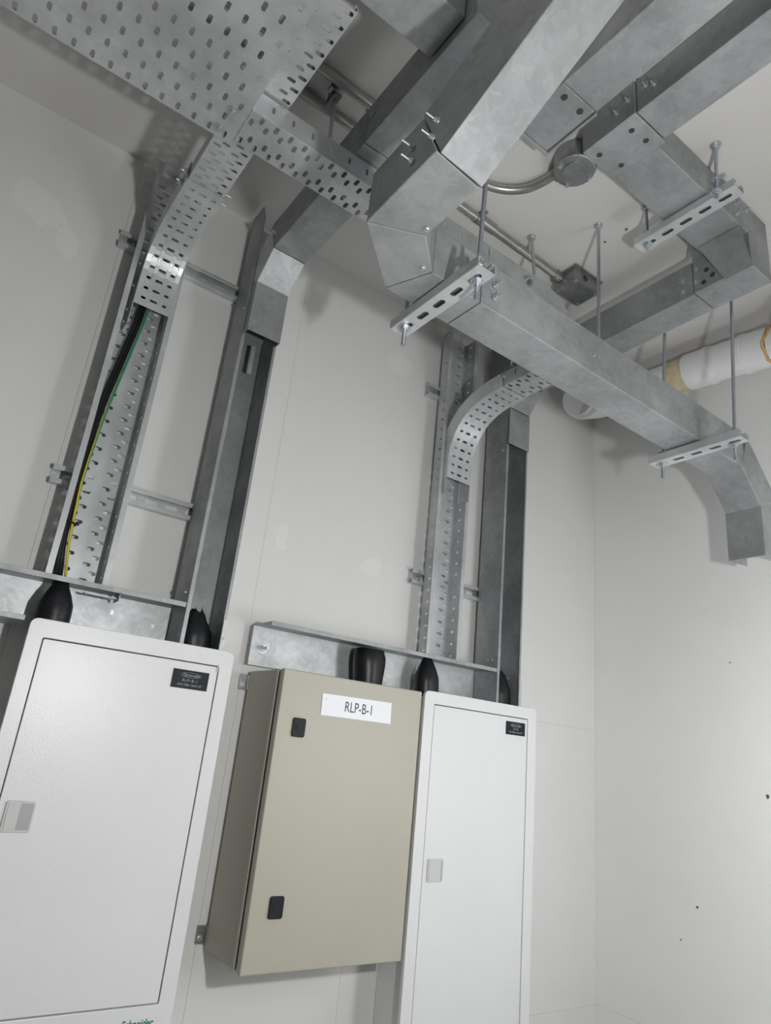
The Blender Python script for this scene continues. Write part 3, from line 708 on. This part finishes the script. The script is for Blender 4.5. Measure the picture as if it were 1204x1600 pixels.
# narrow tray with a bend down at its right end
t = thing('perforated_tray', (.67, -.56, ZT), 'narrow perforated tray running right from the wide tray behind the big duct', 'cable tray')
YN = -.5135
arc = [(1.071 + .113 * math.sin(a), YN - .0005, 2.527 + .113 * math.cos(a)) for a in [math.radians(7.5 * i) for i in range(13)]]
perf_tray(t, [(.264, YN, ZT), (.66, YN, ZT), (.975, YN, ZT)], (0, -1, 0), .092, .092, .053, .006, -1, ROW4(.092), .0322, fl_pitch=.045, fl_half=(.0085, .003))
perf_tray(t, [(.975, YN - .0005, ZT + .0005)] + arc + [(1.184, YN - .0005, 2.50)], (0, -1, 0), .091, .091, .053, .006, -1, ROW4(.091), .0322, fl_pitch=None, step=.02)
MB().box(.893, .978, -.6068, -.6082, ZT + .003, ZT + .050).build('coupler_plate', 'tray', t, .0006)
mb = MB(); bolt(mb, (1.023, -.6070, 2.664), (0, -1, 0), .006, .009, .006); mb.build('flange_bolt', 'zinc', t)
MB().box(1.027, 1.037, -.6070, -.616, 2.648, 2.662).build('flange_clip', 'plate_dark', t, .001)
# strip running over the narrow tray toward the viewer
t = thing('perforated_tray', (.29, -.7, 2.70), 'bluish perforated tray passing over the wide tray at its right edge', 'cable tray')
perf_tray(t, [(.2415, -.590, 2.700), (.2455, -.850, 2.700)], (1, 0, 0), .0915, .0915, .014, .006, 1, ROW4(.0915), .0322, fl_pitch=None)

# ================================================================== cables in the left tray
t = thing('power_cables', (.235, -.05, 1.75), 'black power cables rising in the left vertical tray', 'cable')
EP = [(.2440, 1.768), (.2430, 1.80), (.2345, 1.86), (.2295, 1.94), (.2275, 2.02), (.2365, 2.17), (.2535, 2.32), (.270, 2.478), (.274, 2.60)]
for k, (dx, dy, r) in enumerate(((-.0095, .006, .0058), (-.018, .002, .0050))):
    pts = []
    for i, (x, z) in enumerate(EP[:-1]):
        xx = max(x + dx, .2195 + (.004 if k == 0 else 0)); pts.append((xx, -.044 + dy - (.018 if i == 0 else 0), z - (.004 if i == 0 else 0)))
    pts.append((.256 + dx, -.06 + dy, 2.58))
    MB().tube(smooth_path(pts, 6), r, 10).build('cable', 'rubber', t)
t = tag(MB().tube(smooth_path([(x, -.0465 - (.014 if i == 0 else 0), z) for i, (x, z) in enumerate(EP)], 8), .0031, 10).build('earth_cable', 'earth'), 'thin yellow-green earth cable climbing the left tray', 'cable')
t = thing('cable_tie', (.229, -.045, 1.90), 'black cable tie around the cables low in the left tray', 'cable tie')
s = [(.2265 + .0125 * math.cos(i / 20 * 6.2832), -.043 + .0115 * math.sin(i / 20 * 6.2832), 1.905 - .003 * math.cos(i / 20 * 6.2832)) for i in range(21)]
MB().tube(s, .002, 6, False).build('band', 'rubber', t)
MB().box(.236, .243, -.058, -.050, 1.900, 1.908).build('lock_head', 'rubber', t, .001)

# ================================================================== conduits and boxes on the ceiling
ZC = H - .0125
t = thing('conduit', (.3, -.558, ZC), 'steel conduit that curves across the ceiling to the round box', 'conduit', 'ceiling conduits')
pts = [(-1.8, -.556, ZC), (.3, -.556, ZC), (.78, -.556, ZC)]
arc = [(.885, -.562, ZC), (.945, -.580, ZC), (.990, -.620, ZC), (1.008, -.668, ZC), (1.012, -.71, ZC)]
MB().tube(pts[:-1] + smooth_path([pts[-1]] + arc, 8), .0125, 14).build('tube', 'conduit', t)
MB().cyl((.76, -.556, ZC), (.81, -.556, ZC), .0152, 14).build('coupling', 'conduit', t)
t = thing('conduit', (.6, -.472, ZC), 'straight steel conduit on the ceiling leading to the square box', 'conduit', 'ceiling conduits')
MB().tube([(-1.8, -.476, ZC), (.5, -.476, ZC), (1.322, -.456, ZC)], .0125, 14).build('tube', 'conduit', t)
mb = MB(); mb.cyl((.985, -.465, ZC), (1.035, -.4637, ZC), .0152, 14); mb.build('coupling', 'conduit', t)
mb = MB(); mb.box(.965, .985, -.492, -.440, H - .004, H - .0005); mb.cyl((.966, -.4653, ZC), (.984, -.465, ZC), .0155, 14); mb.build('saddle', 'plate_dark', t)
mb = MB(); mb.cyl((1.30, -.4567, ZC), (1.324, -.456, ZC), .0165, 8); mb.build('bush', 'conduit', t)
t = thing('junction_box', (1.38, -.47, H), 'square steel junction box on the ceiling at the end of the straight conduit', 'box')
MB().box(1.326, 1.438, -.428, -.515, H - .046, H - .001).build('body', 'plate_dark', t, .004)
MB().box(1.318, 1.446, -.420, -.523, H - .006, H - .001).build('base_plate', 'plate_dark', t, .002)
mb = MB()
for x, yy in ((1.337, -.438), (1.428, -.438), (1.337, -.505), (1.428, -.505)): mb.cyl((x, yy, H - .046), (x, yy, H - .048), .004, 10)
mb.build('cover_screws', 'zinc', t)
MB().cyl((1.37, -.5155, H - .025), (1.37, -.5165, H - .025), .010, 16).build('knockout', 'gap', t)
t = thing('junction_box', (1.012, -.762, H), 'round steel junction box on the ceiling at the end of the curved conduit', 'box')
mb = MB(); oc = []
for i in range(20):
    a = i / 20 * 6.2832; oc.append((1.014 + .051 * math.cos(a), -.766 + .051 * math.sin(a), H - .001))
mb.prism(oc, (0, 0, -.052)); mb.build('body', 'plate_dark', t, .006)
MB().cyl((1.014, -.766, H - .053), (1.014, -.766, H - .0555), .030, 20).build('cover', 'plate_dark', t, .002)
mb = MB(); mb.cyl((1.012, -.702, ZC - .004), (1.012, -.728, ZC - .004), .018, 14); mb.build('spout', 'plate_dark', t)
mb = MB()
for dx, dy in ((-.040, .012), (.040, -.012), (.018, .040)): mb.cyl((1.014 + dx, -.766 + dy, H - .05), (1.014 + dx, -.766 + dy, H - .0585), .005, 10)
mb.build('cover_screws', 'zinc', t)

# ================================================================== white drain pipe in the corner
t = thing('drain_pipe', (1.92, -.5, 2.83), 'white plastic drain pipe with brown sealant under the ceiling along the right wall', 'pipe')
ax = lambda k: V((1.905, -.22, 2.838)).lerp(V((1.935, -.50, 2.840)), k)
MB().tube([ax(0), ax(.5), ax(1)], .055, 28).build('pipe', 'pvc', t)
MB().tube([ax(.78), ax(.86), ax(.94), ax(1.0)], .0, 28, True, [.0565, .0575, .0575, .0565]).build('cream_sealant_band', 'glue', t)
el = smooth_path([(1.936, -.505, 2.840), (1.94, -.60, 2.835), (1.94, -.70, 2.826), (1.935, -.785, 2.812)], 6)
MB().tube(el, .0, 28, True, [.063] * 6 + [.061] * 6 + [.063] * (len(el) - 12)).build('elbow', 'pvc', t)
for k in (5, 12): MB().tube([el[k] + (el[k + 1] - el[k]) * -.5, el[k], el[k] + (el[k + 1] - el[k]) * .5], .0655, 28).build('socket_ridge', 'pvc', t)
MB().tube(smooth_path([(1.935, -.790, 2.811), (1.93, -.90, 2.795), (1.925, -1.10, 2.78), (1.925, -3.0, 2.74), (1.925, YF, 2.70)], 6), .0605, 28).build('pipe', 'pvc', t)
mb = MB(); e = V((1.935, -.787, 2.8117)); dr = V((-.0, -1, -.16)).normalized()
ring = []
for i in range(29):
    a = i / 28 * 6.2832; u = V((1, 0, 0)); w_ = dr.cross(u)
    ring.append(e + (u * math.cos(a) + w_ * math.sin(a)) * .0625 + dr * (.006 * math.sin(3 * a) + .004 * math.sin(7 * a)))
mb.tube(ring, .0, 6, False, [.003 + .0025 * (math.sin(i * 2.1) ** 2) for i in range(29)]); mb.build('brown_sealant_bead', 'sealant', t)
MB().tube(smooth_path([(1.90, -.86, 2.80), (1.885, -.87, 2.87), (1.88, -.87, H - .002)], 5), .045, 24).build('riser_branch', 'pvc', t)
# far end: elbow with a socket cap
fe = smooth_path([(1.906, -.235, 2.838), (1.893, -.165, 2.836), (1.86, -.135, 2.832), (1.815, -.135, 2.826)], 6)
MB().tube(fe, .057, 28).build('elbow', 'pvc', t)
ce_ = V((1.82, -.14, 2.826)); dn = V((-.80, -.45, -.40)).normalized()
mb = MB(); mb.cyl(ce_ - dn * .05, ce_ + dn * .012, .068, 32, caps=True); mb.build('socket', 'pvc', t, .003)
mb = MB(); mb.cyl(ce_ + dn * .0122, ce_ + dn * .0132, .058, 32); mb.build('cap', 'pvc', t)
